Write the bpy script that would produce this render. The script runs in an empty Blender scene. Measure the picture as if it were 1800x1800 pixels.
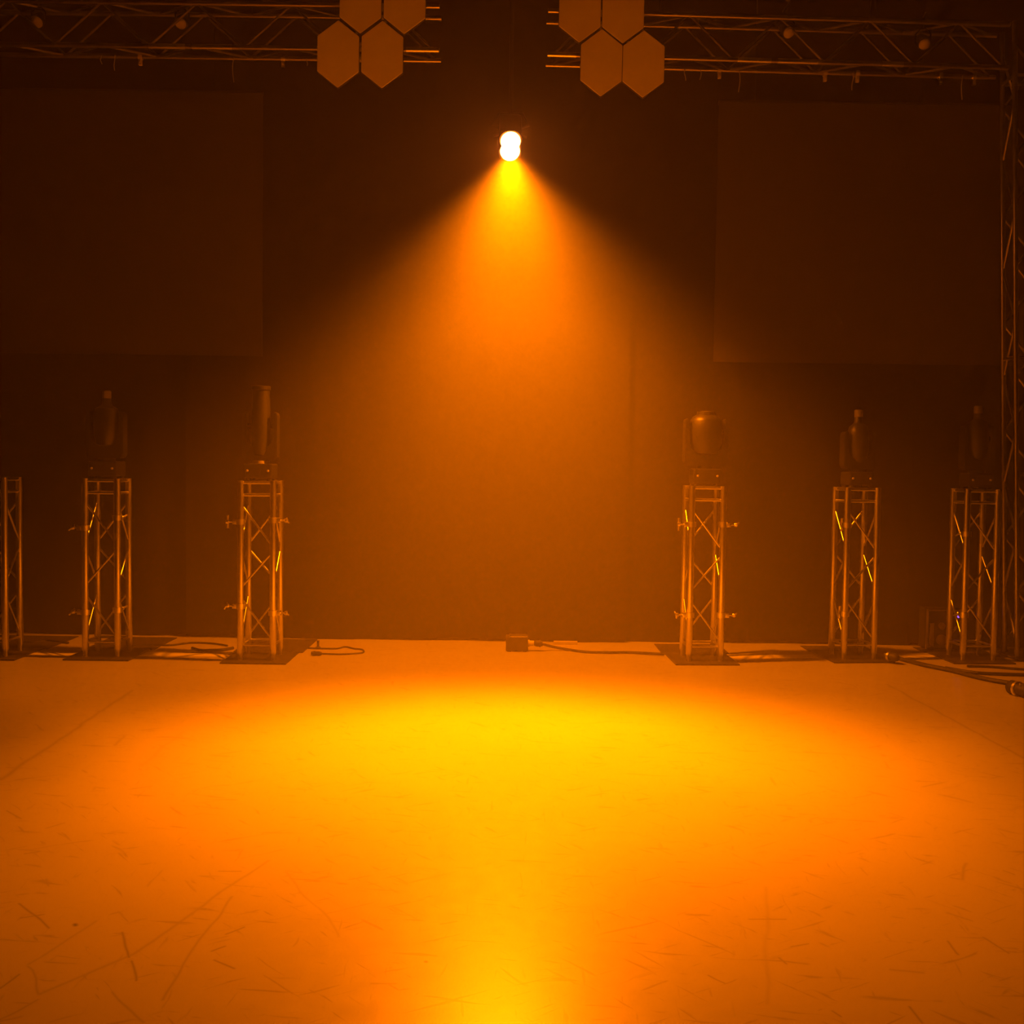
import bpy, bmesh, math, random
from mathutils import Vector, Matrix
random.seed(7)
scene = bpy.context.scene
COL = scene.collection

# ------------------------------------------------------------------ camera
F = 1900.0                                   # focal length in pixels of the 1800 frame
CAM = Vector((0, 0, 1.54))
PITCH, ROLL = math.atan(85 / F), 0.013
CR = Matrix.Rotation(math.pi / 2 - PITCH, 3, 'X') @ Matrix.Rotation(ROLL, 3, 'Z')
cd = bpy.data.cameras.new('camera')
cd.sensor_width = 36.0
cd.lens = 36.0 * F / 1800.0
cam = bpy.data.objects.new('camera', cd)
COL.objects.link(cam)
cam.matrix_world = Matrix.Translation(CAM) @ CR.to_4x4()
scene.camera = cam


def ray(x, y):
    return CR @ Vector(((x - 900) / F, (900 - y) / F, -1.0))


def at(x, y, depth):                         # point of the photo lying on the plane Y = depth
    d = ray(x, y)
    return CAM + d * (depth / d.y)


def fl(x, y, z=0.0):                         # point of the photo lying on the floor
    d = ray(x, y)
    return CAM + d * ((z - CAM.z) / d.z)


# ------------------------------------------------------------------ materials
MATS = {}


def mat(name, col, rough=0.5, metal=0.0, noise=0.12, scale=30.0, spec=0.5, coat=0.0):
    m = bpy.data.materials.new(name)
    m.use_nodes = True
    nt = m.node_tree
    b = nt.nodes['Principled BSDF']
    tc = nt.nodes.new('ShaderNodeTexCoord')
    n = nt.nodes.new('ShaderNodeTexNoise')
    n.inputs['Scale'].default_value = scale
    n.inputs['Detail'].default_value = 4
    nt.links.new(tc.outputs['Object'], n.inputs['Vector'])
    mx = nt.nodes.new('ShaderNodeMix')
    mx.data_type = 'RGBA'
    mx.inputs['A'].default_value = (*[c * (1 - noise) for c in col], 1)
    mx.inputs['B'].default_value = (*[min(1, c * (1 + noise)) for c in col], 1)
    nt.links.new(n.outputs['Fac'], mx.inputs['Factor'])
    nt.links.new(mx.outputs['Result'], b.inputs['Base Color'])
    b.inputs['Roughness'].default_value = rough
    b.inputs['Metallic'].default_value = metal
    b.inputs['Specular IOR Level'].default_value = spec
    b.inputs['Coat Weight'].default_value = coat
    MATS[name] = m
    return m


def glow(name, col, strength):
    m = bpy.data.materials.new(name)
    m.use_nodes = True
    b = m.node_tree.nodes['Principled BSDF']
    b.inputs['Base Color'].default_value = (0.1, 0.1, 0.1, 1)
    b.inputs['Emission Color'].default_value = (*col, 1)
    b.inputs['Emission Strength'].default_value = strength
    return m


ALU = mat('aluminium', (0.72, 0.70, 0.67), 0.29, 1.0, 0.08, 40)
ALU_OLD = mat('aluminium_dull', (0.50, 0.48, 0.45), 0.28, 1.0, 0.15, 25)
STEEL = mat('galvanised_steel', (0.93, 0.91, 0.87), 0.30, 1.0, 0.05, 60)
BLACK = mat('black_paint', (0.022, 0.022, 0.022), 0.45, 0.0, 0.2, 40)
PLATE = mat('dark_base_plate', (0.032, 0.029, 0.026), 0.55, 0.0, 0.25, 18)
RUBBER = mat('black_rubber', (0.02, 0.02, 0.02), 0.6, 0.0, 0.2, 50)
MATTING = mat('black_matting', (0.024, 0.021, 0.02), 0.9, 0.0, 0.3, 60)
DRAPE = mat('black_drape', (0.028, 0.025, 0.023), 0.95, 0.0, 0.2, 12, 0.1)
WALLM = mat('black_wall', (0.02, 0.02, 0.02), 0.9, 0.0, 0.2, 8, 0.2)
SCREEN = mat('dark_screen', (0.048, 0.044, 0.04), 0.85, 0.0, 0.06, 6, 0.2)
HEXM = mat('hexagon_face', (0.88, 0.84, 0.79), 0.7, 0.0, 0.08, 5, 0.3)
HEXE = mat('hexagon_edge', (0.04, 0.035, 0.03), 0.6, 0.0, 0.1, 20)
PALE = mat('pale_plastic', (0.45, 0.42, 0.38), 0.5, 0.0, 0.1, 20)
GREY = mat('grey_plastic', (0.16, 0.15, 0.14), 0.5, 0.0, 0.1, 20)
GLASS = mat('dark_lens', (0.05, 0.05, 0.055), 0.08, 0.0, 0.05, 10, 0.8)
LENS_ON = glow('lamp_lens', (1.0, 0.19, 0.02), 220.0)
LED = glow('violet_indicator', (0.35, 0.12, 1.0), 1.6)


def node(nt, t, **kw):
    n = nt.nodes.new(t)
    for k, v in kw.items():
        setattr(n, k, v)
    return n


def scratch_group():
    g = bpy.data.node_groups.new('scratch', 'ShaderNodeTree')
    g.interface.new_socket('P', in_out='INPUT', socket_type='NodeSocketVector')
    g.interface.new_socket('A', in_out='INPUT', socket_type='NodeSocketVector')
    g.interface.new_socket('AB', in_out='INPUT', socket_type='NodeSocketVector')
    g.interface.new_socket('InvLen2', in_out='INPUT', socket_type='NodeSocketFloat')
    g.interface.new_socket('W', in_out='INPUT', socket_type='NodeSocketFloat')
    g.interface.new_socket('Fac', in_out='OUTPUT', socket_type='NodeSocketFloat')
    i = g.nodes.new('NodeGroupInput')
    o = g.nodes.new('NodeGroupOutput')
    L = g.links.new
    s = node(g, 'ShaderNodeVectorMath', operation='SUBTRACT')
    L(i.outputs['P'], s.inputs[0]); L(i.outputs['A'], s.inputs[1])
    d = node(g, 'ShaderNodeVectorMath', operation='DOT_PRODUCT')
    L(s.outputs['Vector'], d.inputs[0]); L(i.outputs['AB'], d.inputs[1])
    t = node(g, 'ShaderNodeMath', operation='MULTIPLY', use_clamp=True)
    L(d.outputs['Value'], t.inputs[0]); L(i.outputs['InvLen2'], t.inputs[1])
    sc = node(g, 'ShaderNodeVectorMath', operation='SCALE')
    L(i.outputs['AB'], sc.inputs[0]); L(t.outputs[0], sc.inputs['Scale'])
    df = node(g, 'ShaderNodeVectorMath', operation='DISTANCE')
    L(s.outputs['Vector'], df.inputs[0]); L(sc.outputs['Vector'], df.inputs[1])
    q = node(g, 'ShaderNodeMath', operation='DIVIDE')
    L(df.outputs['Value'], q.inputs[0]); L(i.outputs['W'], q.inputs[1])
    r = node(g, 'ShaderNodeMath', operation='SUBTRACT', use_clamp=True)
    r.inputs[0].default_value = 1.0
    L(q.outputs[0], r.inputs[1])
    L(r.outputs[0], o.inputs['Fac'])
    return g


def floor_material():
    m = bpy.data.materials.new('pale_vinyl_floor')
    m.use_nodes = True
    nt = m.node_tree
    b = nt.nodes['Principled BSDF']
    b.inputs['Specular IOR Level'].default_value = 0.40
    L = nt.links.new
    tc = nt.nodes.new('ShaderNodeTexCoord')
    P0 = tc.outputs['Object']
    # a little wobble so that long scuffs are not ruler-straight
    wn = node(nt, 'ShaderNodeTexNoise')
    wn.inputs['Scale'].default_value = 3.0
    wn.inputs['Detail'].default_value = 2
    L(P0, wn.inputs['Vector'])
    wv = node(nt, 'ShaderNodeVectorMath', operation='SCALE')
    L(wn.outputs['Color'], wv.inputs[0]); wv.inputs['Scale'].default_value = 0.05
    wa = node(nt, 'ShaderNodeVectorMath', operation='ADD')
    L(P0, wa.inputs[0]); L(wv.outputs['Vector'], wa.inputs[1])
    wf = node(nt, 'ShaderNodeVectorMath', operation='MULTIPLY')
    L(wa.outputs['Vector'], wf.inputs[0]); wf.inputs[1].default_value = (1, 1, 0)
    P = wf.outputs['Vector']
    grp = scratch_group()
    segs = []

    def add(ox, oy, k, pts, w=0.012, s=0.5):
        q = [fl(ox + px / k, oy + py / k) for px, py in pts]
        for a, c in zip(q, q[1:]):
            segs.append((a, c, w, s))
    B = lambda pts, w=0.0065, s=0.5: add(0, 1400, 3, pts, w, s)
    for p in ([(35, 75), (115, 115)], [(130, 305), (215, 293)], [(240, 170), (340, 140)], [(100, 565), (245, 695)],
              [(105, 640), (215, 625)], [(640, 720), (680, 850)], [(690, 870), (700, 970)], [(0, 1010), (95, 940)],
              [(1150, 395), (1270, 395)], [(1120, 815), (1190, 790)], [(1130, 860), (1240, 905)], [(1200, 725), (1290, 690)]):
        B(p)
    B([(210, 1040), (700, 835), (950, 660), (1410, 340)], 0.010, 0.28)
    B([(860, 1070), (1020, 800), (1230, 530)], 0.008, 0.3)
    B([(140, 890), (500, 660)], 0.008, 0.25)
    B([(20, 1170), (120, 1120), (200, 1070)], 0.007, 0.3); B([(205, 1040), (190, 960), (165, 915), (140, 900)], 0.006, 0.3)
    B([(580, 1030), (760, 1195)], 0.007, 0.3)
    B([(1500, 400), (1730, 640), (1790, 740)], 0.008, 0.2)
    B([(386, 678), (390, 683)], 0.012, 0.9)
    R = lambda pts, w=0.0065, s=0.45: add(1200, 1400, 3, pts, w, s)
    for p in ([(350, 645), (540, 648)], [(1400, 765), (1460, 835)], [(1590, 745), (1720, 830)], [(1200, 1110), (1260, 1195)],
              [(130, 940), (215, 985)], [(515, 855), (545, 885)], [(1690, 390), (1750, 410)], [(790, 1130), (830, 1160)],
              [(580, 795), (665, 780)]):
        R(p)
    R([(1390, 610), (1520, 650)], 0.01, 0.3)
    R([(1090, 910), (1260, 930)], 0.01, 0.3)
    R([(1420, 430), (1480, 440), (1500, 350)], 0.01, 0.3)
    R([(440, 480), (450, 1100)], 0.012, 0.14)
    M_ = lambda pts, w=0.009, s=0.3: add(600, 1400, 3, pts, w, s)
    M_([(520, 665), (600, 655)]); M_([(0, 300), (90, 325)], 0.01, 0.15); M_([(160, 990), (290, 985)])
    M_([(445, 871), (448, 874)], 0.009, 0.8)
    Lm = lambda pts, w=0.014, s=0.3: add(0, 1100, 3, pts, w, s)
    Lm([(610, 630), (660, 580)]); Lm([(0, 810), (700, 340)], 0.02, 0.35); Lm([(740, 740), (960, 560)], 0.02, 0.12)
    Lm([(40, 748), (110, 750)])
    add(1200, 1100, 3, [(1080, 310), (1580, 580), (1800, 700)], 0.016, 0.4)
    acc = None
    for a, c, w, s in segs:
        ab = Vector((c.x - a.x, c.y - a.y, 0))
        gn = node(nt, 'ShaderNodeGroup', node_tree=grp)
        L(P, gn.inputs['P'])
        gn.inputs['A'].default_value = (a.x + 0.025, a.y + 0.025, 0)
        gn.inputs['AB'].default_value = ab
        gn.inputs['InvLen2'].default_value = 1.0 / max(1e-6, ab.length_squared)
        gn.inputs['W'].default_value = w
        mu = node(nt, 'ShaderNodeMath', operation='MULTIPLY')
        L(gn.outputs['Fac'], mu.inputs[0]); mu.inputs[1].default_value = s
        if acc is None:
            acc = mu.outputs[0]
        else:
            mxn = node(nt, 'ShaderNodeMath', operation='MAXIMUM')
            L(acc, mxn.inputs[0]); L(mu.outputs[0], mxn.inputs[1])
            acc = mxn.outputs[0]
    # families of fine scuffs: strongly stretched noise, thresholded, broken up by a second noise
    for ang, sc, th, st in ((0.15, 7.0, 0.64, 0.30), (0.85, 8.0, 0.645, 0.28), (-0.55, 7.5, 0.645, 0.28), (1.6, 9.0, 0.66, 0.2)):
        mp = node(nt, 'ShaderNodeMapping')
        vr = node(nt, 'ShaderNodeVectorRotate', rotation_type='Z_AXIS')
        vr.inputs['Angle'].default_value = ang
        L(P, vr.inputs['Vector'])
        mp.inputs['Scale'].default_value = (sc * 0.6, sc * 5, 1)
        L(vr.outputs['Vector'], mp.inputs['Vector'])
        nz = node(nt, 'ShaderNodeTexNoise')
        nz.inputs['Scale'].default_value = 1.0
        nz.inputs['Detail'].default_value = 3
        nz.inputs['Distortion'].default_value = 0.6
        L(mp.outputs['Vector'], nz.inputs['Vector'])
        mr = node(nt, 'ShaderNodeMapRange')
        mr.inputs['From Min'].default_value = th
        mr.inputs['From Max'].default_value = th + 0.06
        mr.inputs['To Max'].default_value = st
        L(nz.outputs['Fac'], mr.inputs['Value'])
        mxn = node(nt, 'ShaderNodeMath', operation='MAXIMUM')
        L(acc, mxn.inputs[0]); L(mr.outputs['Result'], mxn.inputs[1])
        acc = mxn.outputs[0]
    big = node(nt, 'ShaderNodeTexNoise')
    big.inputs['Scale'].default_value = 1.3
    big.inputs['Detail'].default_value = 5
    L(P0, big.inputs['Vector'])
    base = node(nt, 'ShaderNodeMix', data_type='RGBA')
    base.inputs['A'].default_value = (0.33, 0.312, 0.29, 1)
    base.inputs['B'].default_value = (0.39, 0.37, 0.34, 1)
    L(big.outputs['Fac'], base.inputs['Factor'])
    dk = node(nt, 'ShaderNodeMix', data_type='RGBA')
    L(acc, dk.inputs['Factor'])
    L(base.outputs['Result'], dk.inputs['A'])
    dk.inputs['B'].default_value = (0.06, 0.05, 0.045, 1)
    L(dk.outputs['Result'], b.inputs['Base Color'])
    rg = node(nt, 'ShaderNodeMapRange')
    rg.inputs['To Min'].default_value = 0.26
    rg.inputs['To Max'].default_value = 0.36
    fine = node(nt, 'ShaderNodeTexNoise')
    fine.inputs['Scale'].default_value = 14
    fine.inputs['Detail'].default_value = 6
    L(P0, fine.inputs['Vector'])
    L(fine.outputs['Fac'], rg.inputs['Value'])
    L(rg.outputs['Result'], b.inputs['Roughness'])
    bp = node(nt, 'ShaderNodeBump')
    bp.inputs['Strength'].default_value = 0.12
    bp.inputs['Distance'].default_value = 0.002
    f2 = node(nt, 'ShaderNodeTexNoise')
    f2.inputs['Scale'].default_value = 160
    L(P0, f2.inputs['Vector'])
    L(f2.outputs['Fac'], bp.inputs['Height'])
    L(bp.outputs['Normal'], b.inputs['Normal'])
    return m


FLOORM = floor_material()


# ------------------------------------------------------------------ mesh helpers
def V(*a):
    return Vector(a)


def box(bm, c, s, rot=None, bevel=0.0):
    r = bmesh.ops.create_cube(bm, size=1.0)
    vs = r['verts']
    bmesh.ops.scale(bm, vec=Vector(s), verts=vs)
    if bevel:
        es = list({e for v in vs for e in v.link_edges})
        bb = bmesh.ops.bevel(bm, geom=es, offset=bevel, segments=2, affect='EDGES', profile=0.6)
        vs = list({v for f in bb['faces'] for v in f.verts} | {v for v in vs if v.is_valid})
    if rot is not None:
        bmesh.ops.rotate(bm, cent=(0, 0, 0), matrix=rot, verts=vs)
    bmesh.ops.translate(bm, vec=Vector(c), verts=vs)


def frame(d):
    d = d.normalized()
    u = d.orthogonal().normalized()
    return u, d.cross(u)


def sweep(bm, pts, r, n=10, caps=True):
    pts = [Vector(p) for p in pts]
    rs = r if isinstance(r, (list, tuple)) else [r] * len(pts)
    rings = []
    u = None
    for i, p in enumerate(pts):
        d = (pts[min(i + 1, len(pts) - 1)] - pts[max(i - 1, 0)]).normalized()
        if u is None:
            u, w = frame(d)
        else:
            u = (u - d * u.dot(d)).normalized()
            w = d.cross(u)
        rings.append([bm.verts.new(p + (u * math.cos(2 * math.pi * k / n) + w * math.sin(2 * math.pi * k / n)) * rs[i]) for k in range(n)])
    for a, b in zip(rings, rings[1:]):
        for k in range(n):
            bm.faces.new((a[k], a[(k + 1) % n], b[(k + 1) % n], b[k]))
    if caps:
        bm.faces.new(rings[0][::-1])
        bm.faces.new(rings[-1])


def tube(bm, a, b, r, n=12):
    sweep(bm, [a, b], r, n)


def lathe(bm, prof, origin=(0, 0, 0), axis=(0, 0, 1), n=24):
    # prof: list of (radius, distance along the axis)
    ax = Vector(axis).normalized()
    u, w = frame(ax)
    o = Vector(origin)
    rings = []
    for r, h in prof:
        rings.append([bm.verts.new(o + ax * h + (u * math.cos(2 * math.pi * k / n) + w * math.sin(2 * math.pi * k / n)) * max(r, 1e-4)) for k in range(n)])
    for a, b in zip(rings, rings[1:]):
        for k in range(n):
            bm.faces.new((a[k], a[(k + 1) % n], b[(k + 1) % n], b[k]))
    bm.faces.new(rings[0][::-1])
    bm.faces.new(rings[-1])


def prism(bm, poly, y0, y1, bevel=0.0):
    # poly in XZ, extruded along Y
    a = [bm.verts.new((x, y0, z)) for x, z in poly]
    b = [bm.verts.new((x, y1, z)) for x, z in poly]
    n = len(poly)
    fs = [bm.faces.new(a), bm.faces.new(b[::-1])]
    for k in range(n):
        fs.append(bm.faces.new((a[k], b[k], b[(k + 1) % n], a[(k + 1) % n])))
    if bevel:
        bmesh.ops.bevel(bm, geom=list({e for f in fs for e in f.edges}), offset=bevel, segments=2, affect='EDGES')


def obj(name, bm, m, parent=None, smooth=True, loc=None):
    bmesh.ops.recalc_face_normals(bm, faces=bm.faces)
    me = bpy.data.meshes.new(name)
    bm.to_mesh(me)
    bm.free()
    me.materials.append(m)
    o = bpy.data.objects.new(name, me)
    COL.objects.link(o)
    if parent is not None:
        o.parent = parent
    if loc is not None:
        o.location = loc
    if smooth:
        me.polygons.foreach_set('use_smooth', [True] * len(me.polygons))
        try:
            me.set_sharp_from_angle(angle=math.radians(40))
        except Exception:
            pass
    return o


def BM():
    return bmesh.new()


def tag(o, label, cat, group=None):
    o['label'] = label
    o['category'] = cat
    if group:
        o['group'] = group
    return o


def thing(name, label, cat, loc=(0, 0, 0), rz=0.0, group=None):
    o = bpy.data.objects.new(name, None)
    o.empty_display_size = 0.2
    COL.objects.link(o)
    o.location = loc
    o.rotation_euler = (0, 0, rz)
    return tag(o, label, cat, group)


def struct(name, bm, m, smooth=False):
    o = obj(name, bm, m, None, smooth)
    o['kind'] = 'structure'
    return o


def dup(root, loc, rz, label, group=None):
    r = root.copy()
    COL.objects.link(r)
    r.location = loc
    r.rotation_euler = (0, 0, rz)
    r['label'] = label
    if group:
        r['group'] = group
    for ch in list(root.children):
        c = ch.copy()
        COL.objects.link(c)
        c.parent = r
        for g in list(ch.children):
            d = g.copy()
            COL.objects.link(d)
            d.parent = c
    return r


# ------------------------------------------------------------------ the room
XL, XR, YF, YB, ZC = -6.6, 6.6, -3.0, 9.9, 6.4


def slab(name, lo, hi, m):
    bm = BM()
    box(bm, [(a + b) / 2 for a, b in zip(lo, hi)], [b - a for a, b in zip(lo, hi)])
    return struct(name, bm, m)


slab('floor', (XL, YF, -0.1), (XR, YB, 0.0), FLOORM)
slab('ceiling', (XL, YF, ZC), (XR, YB, ZC + 0.1), WALLM)
slab('wall_back', (XL, YB, 0.0), (XR, YB + 0.1, ZC), WALLM)
slab('wall_left', (XL - 0.1, YF, 0.0), (XL, YB, ZC), WALLM)
slab('wall_right', (XR, YF, 0.0), (XR + 0.1, YB, ZC), WALLM)
slab('wall_front', (XL, YF - 0.1, 0.0), (XR, YF, ZC), WALLM)

# flat strips along the vinyl's back edge, with its lit brightness put in the colour
LIT_EDGE = mat('lit_vinyl_edge', (0.62, 0.60, 0.56), 0.45, 0.0, 0.06, 30)


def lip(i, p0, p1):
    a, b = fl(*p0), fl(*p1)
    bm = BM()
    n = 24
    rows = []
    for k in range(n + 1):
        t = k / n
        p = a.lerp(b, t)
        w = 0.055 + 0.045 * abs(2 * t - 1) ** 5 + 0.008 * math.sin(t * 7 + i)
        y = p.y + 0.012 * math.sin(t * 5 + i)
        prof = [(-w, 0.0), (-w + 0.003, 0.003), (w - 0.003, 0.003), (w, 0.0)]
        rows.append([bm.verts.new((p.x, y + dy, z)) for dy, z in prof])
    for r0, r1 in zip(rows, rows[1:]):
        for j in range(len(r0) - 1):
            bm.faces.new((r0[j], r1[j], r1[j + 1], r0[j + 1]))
    struct('trim_%d' % i, bm, LIT_EDGE, True)


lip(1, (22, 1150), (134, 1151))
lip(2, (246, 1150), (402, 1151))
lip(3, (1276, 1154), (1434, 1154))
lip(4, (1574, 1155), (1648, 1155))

# ------------------------------------------------------------------ drapes
def drape(x0, x1, y, label, seed, z0=0.012, ztop=6.1):
    rnd = random.Random(seed)
    bm = BM()
    n = int((x1 - x0) / 0.03)
    ph = [rnd.uniform(0, 6.28) for _ in range(4)]
    nz = 8
    rows = []
    for j in range(nz + 1):
        z = z0 + (ztop - z0) * j / nz
        row = []
        for k in range(n + 1):
            x = x0 + (x1 - x0) * k / n
            s = x - x0
            dy = 0.010 * math.sin(s * 9 + ph[0] + 0.5 * math.sin(s * 2.1 + ph[1])) + 0.004 * math.sin(s * 21 + ph[2] + 0.1 * z)
            hem = 0.012 * math.sin(s * 3.1 + ph[3]) if j == 0 else 0
            row.append(bm.verts.new((x, y + dy, z + hem)))
        rows.append(row)
    for r0, r1 in zip(rows, rows[1:]):
        for k in range(n):
            bm.faces.new((r0[k], r0[k + 1], r1[k + 1], r1[k]))
    bmesh.ops.solidify(bm, geom=list(bm.faces), thickness=0.006)
    o = obj('stage_curtain', bm, DRAPE, None, True)
    return tag(o, label, 'curtain', 'black drapes across the back of the stage')


YD = 9.36
c1, c2, c3 = at(330, 900, YD).x, at(1095, 900, YD).x, at(1600, 900, YD).x
drape(-6.45, c1 + 0.03, YD + 0.02, 'black stage drape at the left end, behind the two left truss stands', 1)
drape(c1, c2 + 0.03, YD - 0.05, 'black stage drape in the middle, behind the lit beam and small box', 2)
drape(c2, c3 + 0.03, YD + 0.02, 'black stage drape behind the right screen and the third and fourth stands', 3)
drape(c3, 6.45, YD - 0.03, 'black stage drape at the right end, behind the tall truss tower', 4)

# ------------------------------------------------------------------ screens
def screen(x0, x1, y0, y1, depth, label):
    a, b = at(x0, y1, depth), at(x1, y0, depth)
    cx, w, h = (a.x + b.x) / 2, b.x - a.x, b.z - a.z
    t = thing('projection_screen', label, 'screen', (cx, depth, a.z), 0, 'dark screens hung before the drapes')
    bm = BM(); box(bm, (0, 0, h / 2), (w, 0.012, h))
    obj('screen_surface', bm, SCREEN, t, False)
    bm = BM(); tube(bm, (-w / 2, 0.012, h), (w / 2, 0.012, h), 0.02)
    obj('top_bar', bm, BLACK, t)
    for s in (-0.4, 0.4):
        bm = BM(); tube(bm, (s * w, 0.012, h), (s * w, 0.012, ZC - a.z), 0.004, 6)
        obj('hanging_cable', bm, BLACK, t)
    return t


screen(-390, 462, 164, 615, 9.2, 'wide dark screen hung above the two left truss stands')
screen(1254, 1905, 188, 636, 9.2, 'wide dark screen hung above the three right truss stands')

# ------------------------------------------------------------------ truss stands
H, HW, CRAD = 1.385, 0.124, 0.0255            # height, half spacing of the chords, chord radius
Z_TB, Z_BB = 1.275, 0.125


def make_stand():
    t = thing('truss_stand', 'x', 'truss stand', group='short truss stands along the back of the floor')
    bm = BM(); box(bm, (0, 0, 0.006), (0.50, 0.50, 0.012), bevel=0.003)
    obj('base_plate', bm, PLATE, t, False)
    bm = BM(); box(bm, (0, 0, H - 0.003), (2 * HW - 0.02, 2 * HW + 0.012, 0.006), bevel=0.001)
    obj('top_plate', bm, ALU, t, False)
    for sx in (-1, 1):
        for sy in (-1, 1):
            bm = BM()
            lathe(bm, [(CRAD * 0.7, 0.012), (CRAD * 0.78, 0.05), (CRAD, 0.07), (CRAD, H - 0.06), (CRAD * 0.96, H - 0.055), (CRAD * 0.96, H)], (sx * HW, sy * HW, 0), n=18)
            obj('chord', bm, ALU, t)
    zz = [(-1, 1.205, 1, 0.885), (1, 0.845, -1, 0.565), (-1, 0.49, 1, 0.165)]
    for face in range(4):
        rot = Matrix.Rotation(face * math.pi / 2, 3, 'Z')
        for x0, za, x1, zb in zz:
            bm = BM()
            tube(bm, rot @ V(x0 * HW * 0.98, -HW, za), rot @ V(x1 * HW * 0.98, -HW, zb), 0.0085, 10)
            obj('brace', bm, ALU, t)
        for z in (H - 0.017, Z_TB, Z_BB):
            bm = BM()
            tube(bm, rot @ V(-HW, -HW, z), rot @ V(HW, -HW, z), 0.0105, 12)
            obj('crossbar', bm, STEEL, t)
    return t


def add_clamp(stand, sx, sy, z, d, handle='wing'):
    # half coupler round a chord with a bolt sticking out along d
    c = V(sx * HW, sy * HW, z)
    d = Vector(d).normalized()
    side = V(0, 0, 1).cross(d)
    bm = BM()
    lathe(bm, [(CRAD + 0.002, -0.02), (CRAD + 0.011, -0.02), (CRAD + 0.011, 0.02), (CRAD + 0.002, 0.02)], c, (0, 0, 1), 18)
    rot = Matrix((d, side, V(0, 0, 1))).transposed()
    box(bm, c + d * 0.045, (0.03, 0.04, 0.036), rot, 0.003)
    tube(bm, c + d * 0.045, c + d * 0.105, 0.007, 10)
    k = obj('clamp', bm, STEEL, stand)
    bm = BM()
    e = c + d * 0.10
    if handle == 'bar':
        tube(bm, e + V(0, 0, -0.05), e + V(0, 0, 0.05), 0.012, 10)
        lathe(bm, [(0.006, -0.012), (0.018, -0.010), (0.018, 0.010), (0.006, 0.012)], e, d, 12)
    else:
        lathe(bm, [(0.012, -0.014), (0.017, -0.008), (0.017, 0.008), (0.010, 0.014)], e, d, 12)
        sweep(bm, [e, e + side * 0.02 + V(0, 0, -0.010) + d * 0.01, e + side * 0.038 + V(0, 0, -0.02) + d * 0.012], [0.008, 0.007, 0.006], 8)
        sweep(bm, [e, e - side * 0.02 + V(0, 0, 0.010) + d * 0.01, e - side * 0.038 + V(0, 0, 0.02) + d * 0.012], [0.008, 0.007, 0.006], 8)
    obj('wing_bolt', bm, STEEL, k)


proto = make_stand()
STANDS = []
specs = [  # left and right end of the plate's front edge, its y in the photo, turn, label
    (-94, 28, 1161, 0.0, 'truss stand cut off by the left frame edge, only one chord and plate corner showing'),
    (110, 225, 1162, 0.0, 'truss stand with a moving head, leftmost whole one, clamps on its right side'),
    (385, 503, 1168, 0.0, 'truss stand with a moving head, left of the beam, brightest crossbars near its top'),
    (1185, 1299, 1170, 0.04, 'truss stand with a moving head, right of the beam, bright T-handle clamp on its left'),
    (1457, 1573, 1166, 0.10, 'truss stand with a moving head, between the right beam stand and the floor case'),
    (1672, 1786, 1168, 0.05, 'truss stand in front of the tall tower, rightmost of the short stands'),
]
for i, (xa, xb, y, rz, label) in enumerate(specs):
    a, b = fl(xa, y), fl(xb, y)
    p = (a + b) / 2 + V(0, 0.25, 0)
    STANDS.append((p, rz))
objs = []
for i, (xa, xb, y, rz, label) in enumerate(specs):
    p, r = STANDS[i]
    if i == 0:
        s = proto
        s.location = p
        s['label'] = label
    else:
        s = dup(proto, p, r, label)
    objs.append(s)
zu, zl = 1.085, 0.375
add_clamp(objs[1], 1, -1, zu, (0, 1, 0)); add_clamp(objs[1], 1, -1, zl, (0, 1, 0))
add_clamp(objs[1], -1, -1, zu - 0.08, (-1, 0.15, 0)); add_clamp(objs[1], -1, -1, zl - 0.02, (-1, 0.15, 0))
add_clamp(objs[2], -1, -1, zu - 0.015, (-1, 0, 0), 'bar'); add_clamp(objs[2], -1, -1, zl + 0.05, (-1, 0, 0))
add_clamp(objs[2], 1, -1, zu, (1, 0, 0)); add_clamp(objs[2], 1, -1, zl, (1, 0, 0))
add_clamp(objs[3], -1, -1, zu, (-1, 0, 0), 'bar'); add_clamp(objs[3], -1, -1, zl, (-1, 0, 0))
add_clamp(objs[3], 1, -1, zu, (1, 0, 0)); add_clamp(objs[3], 1, -1, zl, (1, 0, 0))
add_clamp(objs[4], -1, -1, zu, (0, 1, 0), 'bar'); add_clamp(objs[4], -1, -1, zl, (0, 1, 0), 'bar')
add_clamp(objs[5], -1, -1, zu - 0.06, (0, 1, 0)); add_clamp(objs[5], -1, -1, zl, (0, 1, 0))

# black mats running from each stand back to the drapes
mat_labels = ['black mat behind the stand cut off by the left frame edge',
              'black mat running back from the leftmost whole truss stand',
              'black mat running back from the stand left of the beam',
              'black mat running back from the stand right of the beam',
              'black mat running back from the second stand right of the beam',
              'black mat running back from the stand before the tall tower']
for (p, r), lb in zip(STANDS, mat_labels):
    bm = BM()
    y0, y1 = p.y + 0.262, 9.26
    box(bm, (p.x, (y0 + y1) / 2, 0.003), (0.56, y1 - y0, 0.006), bevel=0.002)
    tag(obj('floor_mat', bm, MATTING, None, False), lb, 'mat', 'black mats behind the stands')


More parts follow.
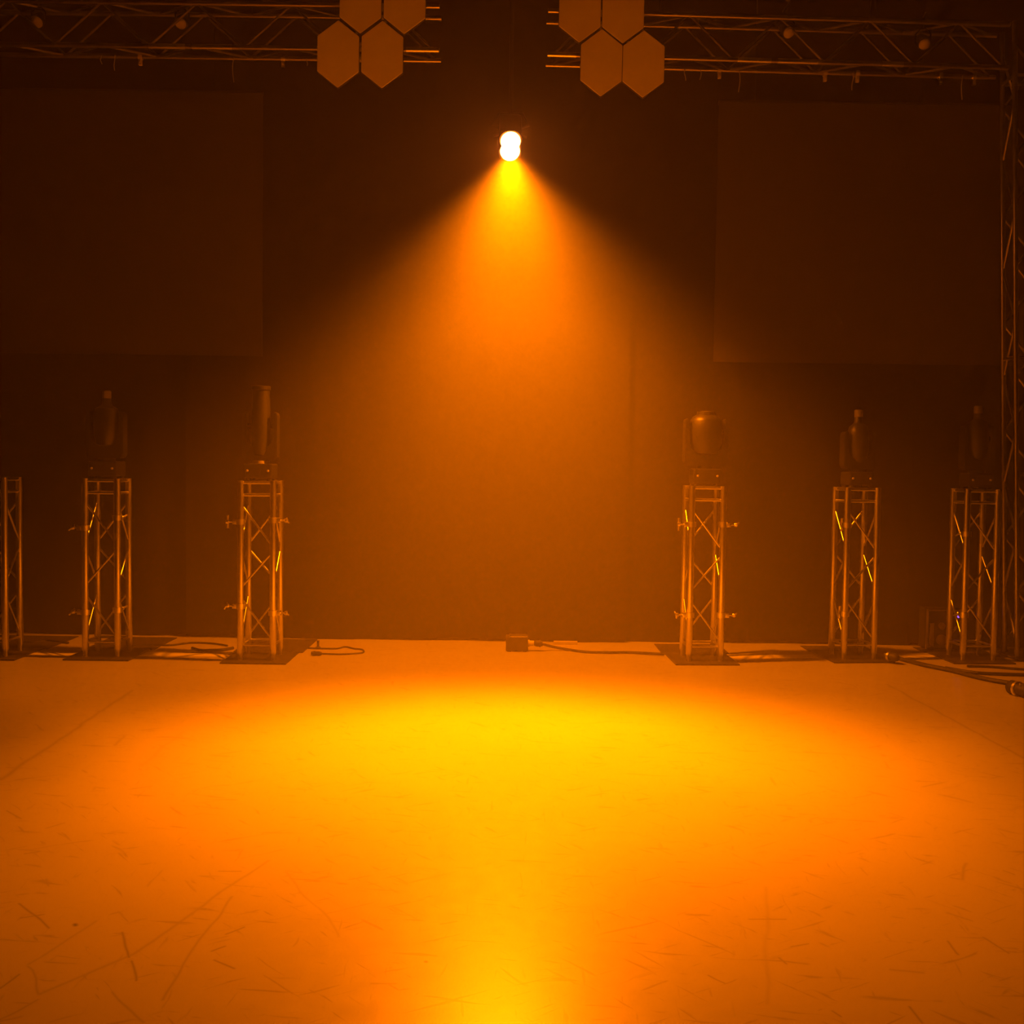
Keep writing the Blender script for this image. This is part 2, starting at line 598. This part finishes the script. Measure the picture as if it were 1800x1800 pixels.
# ------------------------------------------------------------------ moving heads on the stands
def moving_head(stand, label, w_yoke, h_base, w_base, h_yoke, head, tilt):
    p, rz = stand
    t = thing('moving_head_light', label, 'stage light', (p.x, p.y, H + 0.0), rz, 'moving heads on the truss stands')
    hb = h_base
    bm = BM()
    box(bm, (0, 0, 0.018 + (hb - 0.018) / 2), (w_base, w_base * 0.95, hb - 0.018), bevel=0.012)
    base = obj('base', bm, BLACK, t, False)
    bm = BM(); box(bm, (-0.02, -w_base * 0.475 - 0.001, hb * 0.58), (w_base * 0.36, 0.004, hb * 0.38), bevel=0.001)
    obj('display', bm, GLASS, base, False)
    for sx in (-0.36, 0.36):
        bm = BM(); lathe(bm, [(0.009, 0), (0.009, 0.008), (0.005, 0.010)], (sx * w_base, -w_base * 0.475, hb * 0.58), (0, -1, 0), 12)
        obj('knob', bm, PALE, base)
    for sx in (-1, 1):
        for sy in (-1, 1):
            bm = BM(); lathe(bm, [(0.016, 0.0), (0.02, 0.006), (0.02, 0.020)], (sx * w_base * 0.38, sy * w_base * 0.36, 0), n=14)
            obj('rubber_foot', bm, RUBBER, base)
    # yoke
    z0 = hb + 0.022
    hw, th = w_yoke / 2, 0.032
    zc = h_yoke * 0.30
    poly = [(-hw + 0.02, z0), (hw - 0.02, z0), (hw, z0 + 0.03), (hw, z0 + h_yoke - 0.02), (hw - 0.012, z0 + h_yoke), (hw - th, z0 + h_yoke),
            (hw - th, z0 + zc + 0.05)]
    for k in range(1, 8):
        a = math.pi * k / 8
        poly.append(((hw - th) * math.cos(a) * (0.98), z0 + zc + 0.05 - 0.075 * math.sin(a)))
    poly += [(-hw + th, z0 + zc + 0.05), (-hw + th, z0 + h_yoke), (-hw + 0.012, z0 + h_yoke), (-hw, z0 + h_yoke - 0.02), (-hw, z0 + 0.03)]
    bm = BM(); prism(bm, poly, -0.055, 0.055, 0.006)
    yk = obj('yoke', bm, BLACK, t, False)
    bm = BM(); lathe(bm, [(0.05, hb - 0.002), (0.065, hb), (0.065, hb + 0.023), (0.05, hb + 0.023)], n=24)
    obj('pan_ring', bm, PALE if h_base > 0.12 and head == 'barrel' else BLACK, t)
    # head, turning about the axis between the arms
    zp = z0 + h_yoke * 0.72
    R_ = hw - th - 0.012
    if head == 'barrel':
        prof = [(0.05, -0.235), (0.066, -0.225), (0.074, -0.19), (0.076, -0.02), (0.074, 0.04), (0.071, 0.10), (0.066, 0.27), (0.074, 0.275), (0.074, 0.30), (0.066, 0.30)]
        lr, lz = 0.062, 0.297
    elif head == 'wide':
        prof = [(0.06, -0.18), (R_ * 0.78, -0.165), (R_ * 0.97, -0.09), (R_, 0.0), (R_ * 0.97, 0.09), (R_ * 0.8, 0.12), (0.075, 0.135), (0.072, 0.16), (0.06, 0.16)]
        lr, lz = 0.056, 0.157
    else:
        prof = [(0.05, -0.17), (R_ * 0.75, -0.155), (R_ * 0.97, -0.08), (R_, 0.0), (R_ * 0.97, 0.08), (R_ * 0.82, 0.125), (0.040, 0.15), (0.034, 0.165), (0.030, 0.26), (0.022, 0.265)]
        lr, lz = 0.020, 0.262
    axis = V(0, -math.sin(tilt), math.cos(tilt))
    bm = BM(); lathe(bm, prof, (0, 0, zp), axis, 28)
    hd = obj('head', bm, BLACK, t)
    bm = BM(); lathe(bm, [(lr, lz), (lr * 0.8, lz + 0.008), (lr * 0.3, lz + 0.012)], (0, 0, zp), axis, 24)
    obj('lens', bm, GLASS, hd)
    for s in (-1, 1):
        bm = BM(); tube(bm, V(s * (R_ * 0.7), 0, zp), (s * (hw - th * 0.5), 0, zp), 0.022, 16)
        obj('tilt_pivot', bm, BLACK, hd)
    if head == 'slim':
        bm = BM(); lathe(bm, [(0.031, 0.20), (0.034, 0.205), (0.034, 0.255), (0.031, 0.26)], (0, 0, zp), axis, 20)
        obj('snout_ring', bm, GREY, hd)
    return t


moving_head(STANDS[1], 'dark moving head with a slim lit snout, on the leftmost whole truss stand', 0.285, 0.135, 0.22, 0.36, 'slim', 0.0)
moving_head(STANDS[2], 'dark moving head with a tall barrel pointing up, on the stand left of the beam', 0.268, 0.13, 0.22, 0.375, 'barrel', 0.0)
moving_head(STANDS[3], 'hazy moving head with a wide body, on the stand right of the beam', 0.345, 0.135, 0.215, 0.37, 'wide', 0.05)
moving_head(STANDS[4], 'faint moving head with a slim snout, on the second stand right of the beam', 0.26, 0.125, 0.20, 0.30, 'slim', 0.0)
moving_head(STANDS[5], 'barely visible moving head on the stand before the tall tower', 0.26, 0.125, 0.20, 0.36, 'slim', 0.0)


# ------------------------------------------------------------------ overhead trusses
def overhead(name, label, pa, pb, d, h, r, pitch, mirror, hang):
    # pa, pb: front lower chord ends (left, right). d depth, h height between chords
    L = (pb - pa).length
    t = thing(name, label, 'truss', pa, 0, 'overhead trusses above the stage')
    dirx = (pb - pa).normalized()
    rot = Matrix((dirx, V(0, 0, 1).cross(dirx), V(0, 0, 1))).transposed()
    # keep the frame orthogonal
    zz = dirx.cross(V(0, 1, 0)).normalized()
    yy = zz.cross(dirx).normalized()
    rot = Matrix((dirx, yy, zz)).transposed()
    t.rotation_euler = rot.to_euler()
    corner = {'fl': V(0, 0, 0), 'rl': V(0, d, 0), 'fu': V(0, 0, h), 'ru': V(0, d, h)}
    for k, c in corner.items():
        bm = BM()
        tube(bm, c, c + V(L, 0, 0), r, 14)
        obj('chord', bm, ALU_OLD, t)
    n = int(L / pitch)
    faces = [('fl', 'fu'), ('fl', 'rl'), ('rl', 'ru'), ('fu', 'ru')]
    for fi, (a, b) in enumerate(faces):
        for k in range(n):
            x0, x1 = 0.04 + k * (L - 0.08) / n, 0.04 + (k + 1) * (L - 0.08) / n
            up = (k + fi + mirror) % 2 == 0
            ca, cb = (corner[a], corner[b]) if up else (corner[b], corner[a])
            bm = BM()
            tube(bm, ca + V(x0, 0, 0), cb + V(x1, 0, 0), r * 0.5, 8)
            obj('brace', bm, ALU_OLD, t)
    for x in hang:
        bm = BM()
        top = (ZC - (pa.z + h)) + 0.02
        sweep(bm, [V(x, 0, h), V(x, d / 2, h + 0.35), V(x, d / 2, top)], 0.006, 6)
        sweep(bm, [V(x, d, h), V(x, d / 2, h + 0.35)], 0.006, 6)
        obj('hoist_sling', bm, BLACK, t)
    return t, rot


DT, TD, TH, TR = 8.62, 0.222, 0.335, 0.0205
la, lb_ = at(-330, 73, DT), at(772, 88.5, DT)
left_truss, LR = overhead('overhead_truss', 'aluminium overhead truss at upper left, ending beside the left hexagons', la, lb_, TD, TH, TR, 0.36, 1, (1.2, 3.4))
ra, rb = at(962, 96, DT), at(1772, 119, DT + 0.10)
right_truss, RR = overhead('overhead_truss', 'aluminium overhead truss at upper right, running from right hexagons to the tower', ra, rb, TD, TH, TR, 0.36, 0, (0.9, 2.6))


def on_truss(truss, R, px, py, depth):
    return R.inverted() @ (at(px, py, depth) - truss.location)


def truss_clamp(truss, R, px, bright, rear=True, drop=0.05):
    y = TD if rear else 0.0
    x = on_truss(truss, R, px, 100, DT + y).x
    bm = BM()
    lathe(bm, [(TR + 0.001, -0.014), (TR + 0.009, -0.014), (TR + 0.009, 0.014), (TR + 0.001, 0.014)], (x, y, 0), (1, 0, 0), 14)
    box(bm, (x, y - 0.004, -TR - drop / 2), (0.026, 0.03, drop), None, 0.004)
    tube(bm, V(x, y - 0.03, -TR - drop * 0.6), V(x, y + 0.03, -TR - drop * 0.6), 0.007, 8)
    obj('hook_clamp', bm, PALE if bright else STEEL, truss)


def tie(truss, R, px, length, rear=True):
    y = TD if rear else 0.0
    x = on_truss(truss, R, px, 100, DT + y).x
    bm = BM()
    pts = [V(x, y - TR - 0.003, 0.0), V(x, y - TR - 0.003, -TR)]
    for k in range(1, 7):
        s = k / 6
        pts.append(V(x + 0.008 * math.sin(3 * s + px), y - TR - 0.003, -TR - length * s))
    sweep(bm, pts, 0.0035, 6)
    obj('tie_cord', bm, PALE, truss)


for px, br in ((247, True), (498, False)):
    truss_clamp(left_truss, LR, px, br)
for px, ln in ((180, 0.05), (204, 0.10), (412, 0.18), (540, 0.04)):
    tie(left_truss, LR, px, ln)
for px, br in ((1267, True), (1455, True), (1513, True), (1662, False), (1722, False)):
    truss_clamp(right_truss, RR, px, br)
for px, ln in ((1205, 0.08), (1232, 0.07), (1301, 0.16), (1504, 0.12), (1700, 0.17)):
    tie(right_truss, RR, px, ln)

# thin sleeves of brighter metal round lengths of the front lower chords
def add_sleeve(truss, R, x0, x1, py):
    a, b = on_truss(truss, R, x0, py, DT), on_truss(truss, R, x1, py, DT)
    bm = BM()
    lathe(bm, [(TR + 0.0015, 0), (TR + 0.0015, (b - a).length)], (a.x, 0, 0), (1, 0, 0), 16)
    obj('chord_sleeve', bm, STEEL, truss)


add_sleeve(left_truss, LR, 262, 326, 80)
add_sleeve(left_truss, LR, 338, 408, 80)
add_sleeve(left_truss, LR, 714, 771, 88)
add_sleeve(right_truss, RR, 963, 1013, 96)
add_sleeve(right_truss, RR, 1298, 1358, 107)
add_sleeve(right_truss, RR, 1370, 1441, 110)
add_sleeve(right_truss, RR, 1556, 1594, 116)


def lantern(px, py, label, rear=0.11):
    p = at(px, py, DT + rear)
    t = thing('hanging_lamp', label, 'lamp', (p.x, p.y, p.z), random.uniform(-0.2, 0.2), 'small lamps inside the overhead trusses')
    ax = V(0.12, -0.75, -0.65)
    bm = BM()
    lathe(bm, [(0.02, -0.085), (0.036, -0.075), (0.046, -0.03), (0.052, 0.02), (0.050, 0.05), (0.044, 0.05)], (0, 0, 0.02), ax, 22)
    hs = obj('housing', bm, BLACK, t)
    bm = BM()
    lathe(bm, [(0.045, 0.045), (0.040, 0.058), (0.026, 0.068), (0.008, 0.072)], (0, 0, 0.02), ax, 22)
    obj('lens', bm, PALE, hs)
    bm = BM()
    sweep(bm, [V(-0.055, 0, 0.02), V(-0.058, 0, 0.08), V(-0.02, 0, 0.12), V(0.02, 0, 0.12), V(0.058, 0, 0.08), V(0.055, 0, 0.02)], 0.006, 8)
    obj('bracket', bm, BLACK, t)
    bm = BM()
    top = TH + 0.005
    tube(bm, V(0, 0, 0.12), V(0, 0, 0.21), 0.008, 8)
    tube(bm, V(0, -rear - 0.0, 0.21), V(0, TD - rear + 0.0, 0.21), 0.008, 8)
    obj('mounting_rod', bm, BLACK, t)
    return t


lantern(68, 40, 'small rounded lamp in the left truss, near the left frame edge')
lantern(320, 42, 'small rounded lamp in the left truss, midway to the hexagons')
lantern(1383, 58, 'small rounded lamp in the right truss, nearer to the hexagons')
lantern(1622, 78, 'small rounded lamp in the right truss, nearer to the tower')

# ------------------------------------------------------------------ hexagonal panels
HEXD = 8.50


def hexagon(cx, cy, label, group):
    c = at(cx, cy, HEXD)
    k = HEXD / F
    hw, hh, side = 36.3 * k, 58.0 * k, 30.5 * k
    t = thing('hexagonal_panel', label, 'panel', (c.x, HEXD, c.z), 0, group)
    t.rotation_euler = (0, ROLL * 0.6, 0)
    P_ = lambda s: [(0, -hh * s), (hw * s, -side * s), (hw * s, side * s), (0, hh * s), (-hw * s, side * s), (-hw * s, -side * s)]
    bm = BM(); prism(bm, P_(0.985), -0.012, 0.0, 0.003)
    obj('face', bm, HEXM, t, False)
    bm = BM(); prism(bm, P_(1.0), 0.0, 0.028, 0.003)
    obj('back_frame', bm, HEXE, t, False)
    bm = BM(); box(bm, (0, 0.058, 0), (0.03, 0.06, 0.05), None, 0.004)
    tube(bm, V(0, 0.085, -0.22), V(0, 0.085, 0.22), 0.010, 8)
    obj('mounting_bracket', bm, BLACK, t)


GL, GR = 'hexagonal panels at the end of the left truss', 'hexagonal panels at the end of the right truss'
hexagon(594.5, 95.5, 'lower left hexagonal panel of the left cluster, over the truss', GL)
hexagon(672, 96.5, 'lower right hexagonal panel of the left cluster, beside the truss end', GL)
hexagon(634, 0.0, 'upper left hexagonal panel of the left cluster, cut by the top edge', GL)
hexagon(711.5, 1.0, 'upper right hexagonal panel of the left cluster, cut by the top edge', GL)
hexagon(1057, 111, 'lower left hexagonal panel of the right cluster, near the lamp', GR)
hexagon(1131, 113, 'lower right hexagonal panel of the right cluster, over the truss', GR)
hexagon(1019.5, 16, 'upper left hexagonal panel of the right cluster, cut by the top edge', GR)
hexagon(1095.5, 17.5, 'upper right hexagonal panel of the right cluster, cut by the top edge', GR)

# ------------------------------------------------------------------ tall tower at the right
tw = 0.222
p_top = at(1784, 140, DT + 0.12)
p_bot = at(1787, 1000, DT + 0.12)
lean = (p_top.x - p_bot.x) / (p_top.z - p_bot.z)
zb = 0.0
xb_ = p_bot.x + lean * (zb - p_bot.z)
tower = thing('truss_tower', 'tall lattice truss tower at the right frame edge carrying the right truss', 'truss tower', (xb_, DT + 0.12, 0.0))
tower.rotation_euler = (0, math.atan(lean), 0)
TOWH = 5.10
bm = BM(); box(bm, (tw * 0.8, tw / 2, 0.010), (0.44, 0.44, 0.014), Matrix.Rotation(-math.atan(lean), 3, 'Y'), 0.003)
obj('base_plate', bm, PLATE, tower, False)
TW2 = 0.335
cs = [V(0, 0, 0), V(0, tw, 0), V(TW2, 0, 0), V(TW2, tw, 0)]
for c in cs:
    bm = BM(); tube(bm, c + V(0, 0, 0.012), c + V(0, 0, TOWH), TR, 14)
    obj('chord', bm, ALU_OLD, tower)
nt_ = 11
for (a, b), off in (((0, 1), 0), ((0, 2), 1), ((2, 3), 0), ((1, 3), 0)):
    for k in range(nt_):
        z0, z1 = 0.12 + k * (TOWH - 0.3) / nt_, 0.12 + (k + 1) * (TOWH - 0.3) / nt_
        A, B_ = (cs[a], cs[b]) if (k + off) % 2 == 0 else (cs[b], cs[a])
        bm = BM(); tube(bm, A + V(0, 0, z0), B_ + V(0, 0, z1), TR * 0.5, 8)
        obj('brace', bm, ALU_OLD, tower)
for z in (2.45, 4.68):
    for a, b in ((0, 1), (0, 2), (2, 3), (1, 3)):
        bm = BM(); tube(bm, cs[a] + V(0, 0, z), cs[b] + V(0, 0, z), TR * 0.7, 10)
        obj('crossbar', bm, ALU_OLD, tower)

# ------------------------------------------------------------------ the lit lamp
LD = 8.10
lp = at(897, 256, LD)
TARGET = V(0.07, 5.58, 0.0)
axis = (TARGET - lp).normalized()
lamp = thing('wash_light', 'lit two-lens lamp throwing the amber beam down to the floor', 'stage light', lp)
bx = axis.cross(V(0, 0, 1)).normalized()
up = bx.cross(axis).normalized()
RT = Matrix((bx, up, axis)).transposed()          # local x across, y up the face, z along the beam
bm = BM()
box(bm, RT @ V(0, 0, -0.10), (0.165, 0.27, 0.20), RT, 0.03)
obj('housing', bm, BLACK, lamp, False)
bm = BM()
for s in (-1, 1):
    lathe(bm, [(0.077, 0.0), (0.085, 0.0), (0.085, 0.008), (0.077, 0.008)], RT @ V(0, s * 0.058, 0), axis, 28)
obj('lens_rim', bm, BLACK, lamp)
for s in (-1, 1):
    bm = BM()
    lathe(bm, [(0.075, 0.002), (0.068, 0.018), (0.045, 0.030), (0.012, 0.035)], V(0, 0, 0), axis, 28)
    for v in bm.verts:                              # each lens is oval, taller than wide
        q = RT.inverted() @ v.co
        v.co = RT @ V(q.x, q.y * 1.2 + s * 0.046, q.z)
    obj('lens', bm, LENS_ON, lamp)
bm = BM()
sweep(bm, [RT @ V(-0.125, 0, -0.1), V(-0.135, 0.03, 0.16), V(-0.09, 0.09, 0.26), V(0.09, 0.09, 0.26), V(0.135, 0.03, 0.16), RT @ V(0.125, 0, -0.1)], 0.012, 8)
obj('bracket', bm, BLACK, lamp)
bm = BM(); tube(bm, V(0, 0.09, 0.26), V(0, 0.09, ZC - lp.z), 0.016, 10)
obj('drop_pipe', bm, BLACK, lamp)

AMBER = (1.0, 0.172, 0.0)


def lamp_light(name, direction, profile, energy, stretch):
    # the lens spreads the light: strength by the angle from the axis (degrees)
    ld = bpy.data.lights.new(name, 'SPOT')
    ld.energy = energy
    ld.color = AMBER
    ld.spot_size = math.radians(2 * profile[-1][0] / stretch + 2)
    ld.spot_blend = 0.1
    ld.shadow_soft_size = 0.06
    ld.use_nodes = True
    lt = ld.node_tree
    em = next(n for n in lt.nodes if n.type == 'EMISSION')
    tcn = lt.nodes.new('ShaderNodeTexCoord')
    sx = lt.nodes.new('ShaderNodeSeparateXYZ')
    lt.links.new(tcn.outputs['Normal'], sx.inputs[0])
    # the beam is a little wider than high, as through a spreader glass
    sq = lt.nodes.new('ShaderNodeVectorMath'); sq.operation = 'MULTIPLY'
    lt.links.new(tcn.outputs['Normal'], sq.inputs[0])
    sq.inputs[1].default_value = (stretch, 1.0, 0.0)
    ln = lt.nodes.new('ShaderNodeVectorMath'); ln.operation = 'LENGTH'
    lt.links.new(sq.outputs['Vector'], ln.inputs[0])
    ab = lt.nodes.new('ShaderNodeMath'); ab.operation = 'ABSOLUTE'
    lt.links.new(sx.outputs['Z'], ab.inputs[0])
    ac = lt.nodes.new('ShaderNodeMath'); ac.operation = 'ARCTAN2'
    lt.links.new(ln.outputs['Value'], ac.inputs[0])
    lt.links.new(ab.outputs[0], ac.inputs[1])
    dv = lt.nodes.new('ShaderNodeMath'); dv.operation = 'DIVIDE'
    lt.links.new(ac.outputs[0], dv.inputs[0])
    end = profile[-1][0] + 1.0
    dv.inputs[1].default_value = math.radians(end)
    rp = lt.nodes.new('ShaderNodeValToRGB')
    lt.links.new(dv.outputs[0], rp.inputs['Fac'])
    els = rp.color_ramp.elements
    while len(els) < len(profile):
        els.new(0.5)
    for e, (dg, v) in zip(els, profile):
        e.position = dg / end
    for e, (dg, v) in zip(els, profile):
        e.color = (v, v, v, 1)
    bw = lt.nodes.new('ShaderNodeRGBToBW')
    lt.links.new(rp.outputs['Color'], bw.inputs[0])
    lt.links.new(bw.outputs[0], em.inputs['Strength'])
    lo = bpy.data.objects.new(name, ld)
    COL.objects.link(lo)
    lo.parent = lamp
    lo.location = axis * 0.11
    lo.rotation_euler = direction.to_track_quat('-Z', 'Y').to_euler()


POWER = 11000.0
CORE = [(0, 0.88), (7, 0.89), (11, 0.83), (14, 0.69), (17, 0.51), (20, 0.34), (23, 0.20), (26, 0.11), (29, 0.04), (33, 0.0)]
FILL = [(0, 0.12), (30, 0.13), (43, 0.13), (49, 0.05), (55, 0.0)]
lamp_light('lamp_beam', axis, CORE, POWER, 0.84)
lamp_light('lamp_fill', V(0.02, 0.14, -1.0), FILL, POWER, 0.9)  # added fill spot at the lamp, aimed down to brighten the floor by the stands


# ------------------------------------------------------------------ things on the floor
def smooth_path(pts, n=8):
    out = []
    P_ = [pts[0]] + list(pts) + [pts[-1]]
    for i in range(1, len(P_) - 2):
        p0, p1, p2, p3 = P_[i - 1], P_[i], P_[i + 1], P_[i + 2]
        for k in range(n):
            t = k / n
            out.append(0.5 * ((2 * p1) + (p2 - p0) * t + (2 * p0 - 5 * p1 + 4 * p2 - p3) * t * t + (3 * p1 - p0 - 3 * p2 + p3) * t ** 3))
    out.append(pts[-1])
    return out


def cable(name, label, pix, r, lift=0.0, cat='cable', group=None):
    pts = [fl(x, y, r) for x, y in pix]
    bm = BM(); sweep(bm, smooth_path(pts), r, 8)
    return tag(obj(name, bm, RUBBER), label, cat, group)


def plug(parent, p, d, r, l, m=None):
    bm = BM()
    lathe(bm, [(r * 0.45, 0), (r * 0.8, l * 0.1), (r, l * 0.3), (r, l * 0.62), (r * 1.12, l * 0.64), (r * 1.12, l * 0.8), (r * 0.9, l * 0.82), (r * 0.9, l)], p, d, 18)
    return obj('plug', bm, m or RUBBER, parent)


# looped cable on the left of the beam
c = cable('power_cable', 'thin black cable loop lying on the floor right of the left beam stand',
          [(540, 1139), (565, 1140), (592, 1140), (607, 1137), (622, 1140), (637, 1142), (638, 1147), (620, 1149), (595, 1150), (562, 1149)], 0.007)
a, b = fl(566, 1149, 0.018), fl(548, 1148.5, 0.018)
plug(c, a, b - a, 0.018, 0.085)
# short upright peg near it
pg = fl(559, 1139)
bm = BM(); lathe(bm, [(0.022, 0.0), (0.022, 0.008), (0.010, 0.012), (0.010, 0.055), (0.013, 0.06)], pg, n=14)
tag(obj('floor_peg', bm, RUBBER), 'short dark peg standing at the back of the cable loop', 'peg')

# small junction box in the middle
p = fl(908.5, 1146)
bxw, bxh = 39 * p.y / F, 25 * p.y / F
t = thing('junction_box', 'small dark box on the floor under the beam, before the middle drape', 'box', (p.x, p.y + 0.075, 0))
bm = BM(); box(bm, (0, 0, bxh / 2 + 0.006), (bxw, 0.15, bxh), None, 0.006)
body = obj('body', bm, PLATE, t, False)
bm = BM(); box(bm, (0.012, 0, bxh + 0.008), (bxw * 0.82, 0.13, 0.008), None, 0.002)
obj('lid', bm, STEEL, t, False)
for s in (-1, 1):
    bm = BM(); box(bm, (s * bxw * 0.35, 0, 0.004), (0.03, 0.13, 0.008), None, 0.001)
    obj('foot', bm, RUBBER, t, False)
bm = BM(); lathe(bm, [(0.028, 0), (0.030, 0.012), (0.024, 0.014), (0.022, 0.05)], (bxw / 2, -0.02, bxh * 0.55), (1, 0, 0), 18)
obj('socket', bm, PALE, t)
x0 = p.x + bxw / 2 + 0.05
cb = BM()
pts = [V(x0, p.y + 0.055, bxh * 0.55 + 0.004), V(x0 + 0.07, p.y + 0.05, bxh * 0.5), fl(972, 1137, 0.03), fl(1000, 1142, 0.012), fl(1030, 1146, 0.011), fl(1070, 1147, 0.011), fl(1110, 1147, 0.011), fl(1168, 1150, 0.018)]
sweep(cb, smooth_path(pts), 0.011, 8)
bc = tag(obj('power_cable', cb, RUBBER), 'thick black cable running from the small box to the stand right of the beam', 'cable')
plug(bc, V(x0 - 0.004, p.y + 0.055, bxh * 0.55), V(1, 0, 0), 0.027, 0.075, RUBBER)
# pale strip at the hem
a, b = fl(976, 1130, 0.01), fl(1012, 1131, 0.01)
bm = BM(); box(bm, ((a.x + b.x) / 2, 9.2, 0.014), (b.x - a.x + 0.03, 0.03, 0.028), None, 0.004)
tag(obj('batten', bm, PALE, None, False), 'thin pale batten lying along the hem right of the small box', 'batten')

# cables by the left stands
cable('power_cable', 'dark cable lying at the drape hem between the two left stands',
      [(225, 1136), (262, 1134), (300, 1134), (335, 1130), (372, 1131), (400, 1135)], 0.008, group='cables along the left hem')
cable('power_cable', 'dark cable bundle end lying beside the mat of the left beam stand',
      [(338, 1139), (352, 1143), (372, 1143), (392, 1142), (410, 1139)], 0.012)
cable('power_cable', 'short dark cable behind the floor edge at far left',
      [(30, 1128), (58, 1129), (84, 1126), (120, 1130)], 0.010)

# cables at the right
c = cable('power_cable', 'thick black cable running from the second right stand to the right frame edge',
          [(1582, 1158), (1602, 1163), (1630, 1170), (1670, 1178), (1705, 1187), (1740, 1195), (1776, 1201)], 0.017)
a, b = fl(1580, 1157, 0.052), fl(1558, 1153, 0.052)
plug(c, a, b - a, 0.034, 0.12, RUBBER)
bm = BM()
d = (b - a).normalized()
lathe(bm, [(0.030, 0.0), (0.039, 0.003), (0.039, 0.022), (0.030, 0.025)], a + d * 0.075, d, 18)
obj('plug_collar', bm, STEEL, c)
cable('power_cable', 'thinner black cable lying behind the thick one at the right',
      [(1662, 1174), (1690, 1179), (1720, 1183), (1760, 1185), (1830, 1187)], 0.013)
cable('power_cable', 'black cable along the plate of the stand before the tower',
      [(1700, 1171), (1740, 1172), (1790, 1176), (1840, 1178)], 0.010)
a, b = fl(1772, 1206, 0.05), fl(1830, 1222, 0.05)
t = thing('cable_connector', 'large round black cable connector at the right frame edge', 'connector', (a.x, a.y, 0.0))
d = (b - a).normalized()
bm = BM()
lathe(bm, [(0.020, 0.0), (0.034, 0.01), (0.048, 0.03), (0.048, 0.07), (0.042, 0.075), (0.042, 0.16), (0.050, 0.165), (0.050, 0.20), (0.04, 0.205)], (0, 0, 0.05), d, 24)
bdy = obj('body', bm, RUBBER, t)
bm = BM(); lathe(bm, [(0.044, 0.078), (0.051, 0.08), (0.051, 0.10), (0.044, 0.102)], (0, 0, 0.05), d, 24)
obj('clamping_ring', bm, STEEL, t)
bm = BM(); box(bm, (0, 0, 0), (0.05, 0.018, 0.016), None, 0.004)
bmesh.ops.translate(bm, vec=V(0, 0, 0.05) + d * 0.12 + V(0, -0.03, 0.042), verts=bm.verts)
obj('latch', bm, STEEL, t)

# dark case behind the last stand
p = fl(1662, 1144)
k = p.y / F
cw, chh = 70 * k, 71 * k
t = thing('equipment_case', 'dark upright case standing by the drape, left of the last truss stand', 'case', (p.x, p.y + 0.088, 0))
bm = BM(); box(bm, (0, 0, 0.012 + chh / 2), (cw, 0.17, chh), None, 0.008)
bd = obj('body', bm, BLACK, t, False)
for sx in (-1, 1):
    bm = BM(); box(bm, (sx * (cw / 2 - 0.008), -0.083, 0.012 + chh / 2), (0.018, 0.012, chh), None, 0.002)
    obj('edge_trim', bm, STEEL if sx < 0 else BLACK, t, False)
bm = BM(); box(bm, (0, -0.083, 0.012 + chh - 0.008), (cw, 0.012, 0.014), None, 0.002)
obj('edge_trim', bm, ALU_OLD, t, False)
bm = BM(); box(bm, (-cw * 0.36, -0.089, 0.012 + chh * 0.36), (0.035, 0.010, chh * 0.58), None, 0.003)
obj('socket_strip', bm, PALE, t, False)
for z, s in ((0.62, 0.030), (0.28, 0.045)):
    bm = BM(); lathe(bm, [(s * 0.6, 0.0), (s, 0.004), (s, 0.016), (s * 0.7, 0.02)], (-cw * 0.12, -0.085, chh * z), (0, -1, 0), 18)
    obj('socket', bm, PALE, t)
q = at(1685, 1084, p.y + 0.0)
bm = BM(); lathe(bm, [(0.011, 0.0), (0.011, 0.006), (0.006, 0.011)], (q.x - p.x, -0.083, q.z), (0, -1, 0), 12)
o = obj('indicator_light', bm, LED, t)
o['label'] = 'small violet indicator light'
for sx in (-1, 1):
    bm = BM(); box(bm, (sx * cw * 0.35, 0, 0.006), (0.04, 0.16, 0.012), None, 0.002)
    obj('foot', bm, RUBBER, t, False)

# ------------------------------------------------------------------ haze in the air and render look
w = bpy.data.worlds.new('hazy_air')
scene.world = w
w.use_nodes = True
nt = w.node_tree
nt.nodes['Background'].inputs['Strength'].default_value = 0.0
vs = nt.nodes.new('ShaderNodeVolumeScatter')
vs.inputs['Color'].default_value = (1.0, 0.97, 0.9, 1)
vs.inputs['Density'].default_value = 0.0168
vs.inputs['Anisotropy'].default_value = 0.46
nt.links.new(vs.outputs['Volume'], nt.nodes['World Output'].inputs['Volume'])
cy = scene.cycles
cy.use_denoising = True
cy.max_bounces = 6
cy.diffuse_bounces = 3
cy.glossy_bounces = 3
cy.volume_bounces = 1
cy.sample_clamp_indirect = 4.0
vw = scene.view_settings
vw.view_transform = 'Standard'
vw.look = 'None'
vw.exposure = 0.0
vw.gamma = 1.0
vw.use_curve_mapping = False
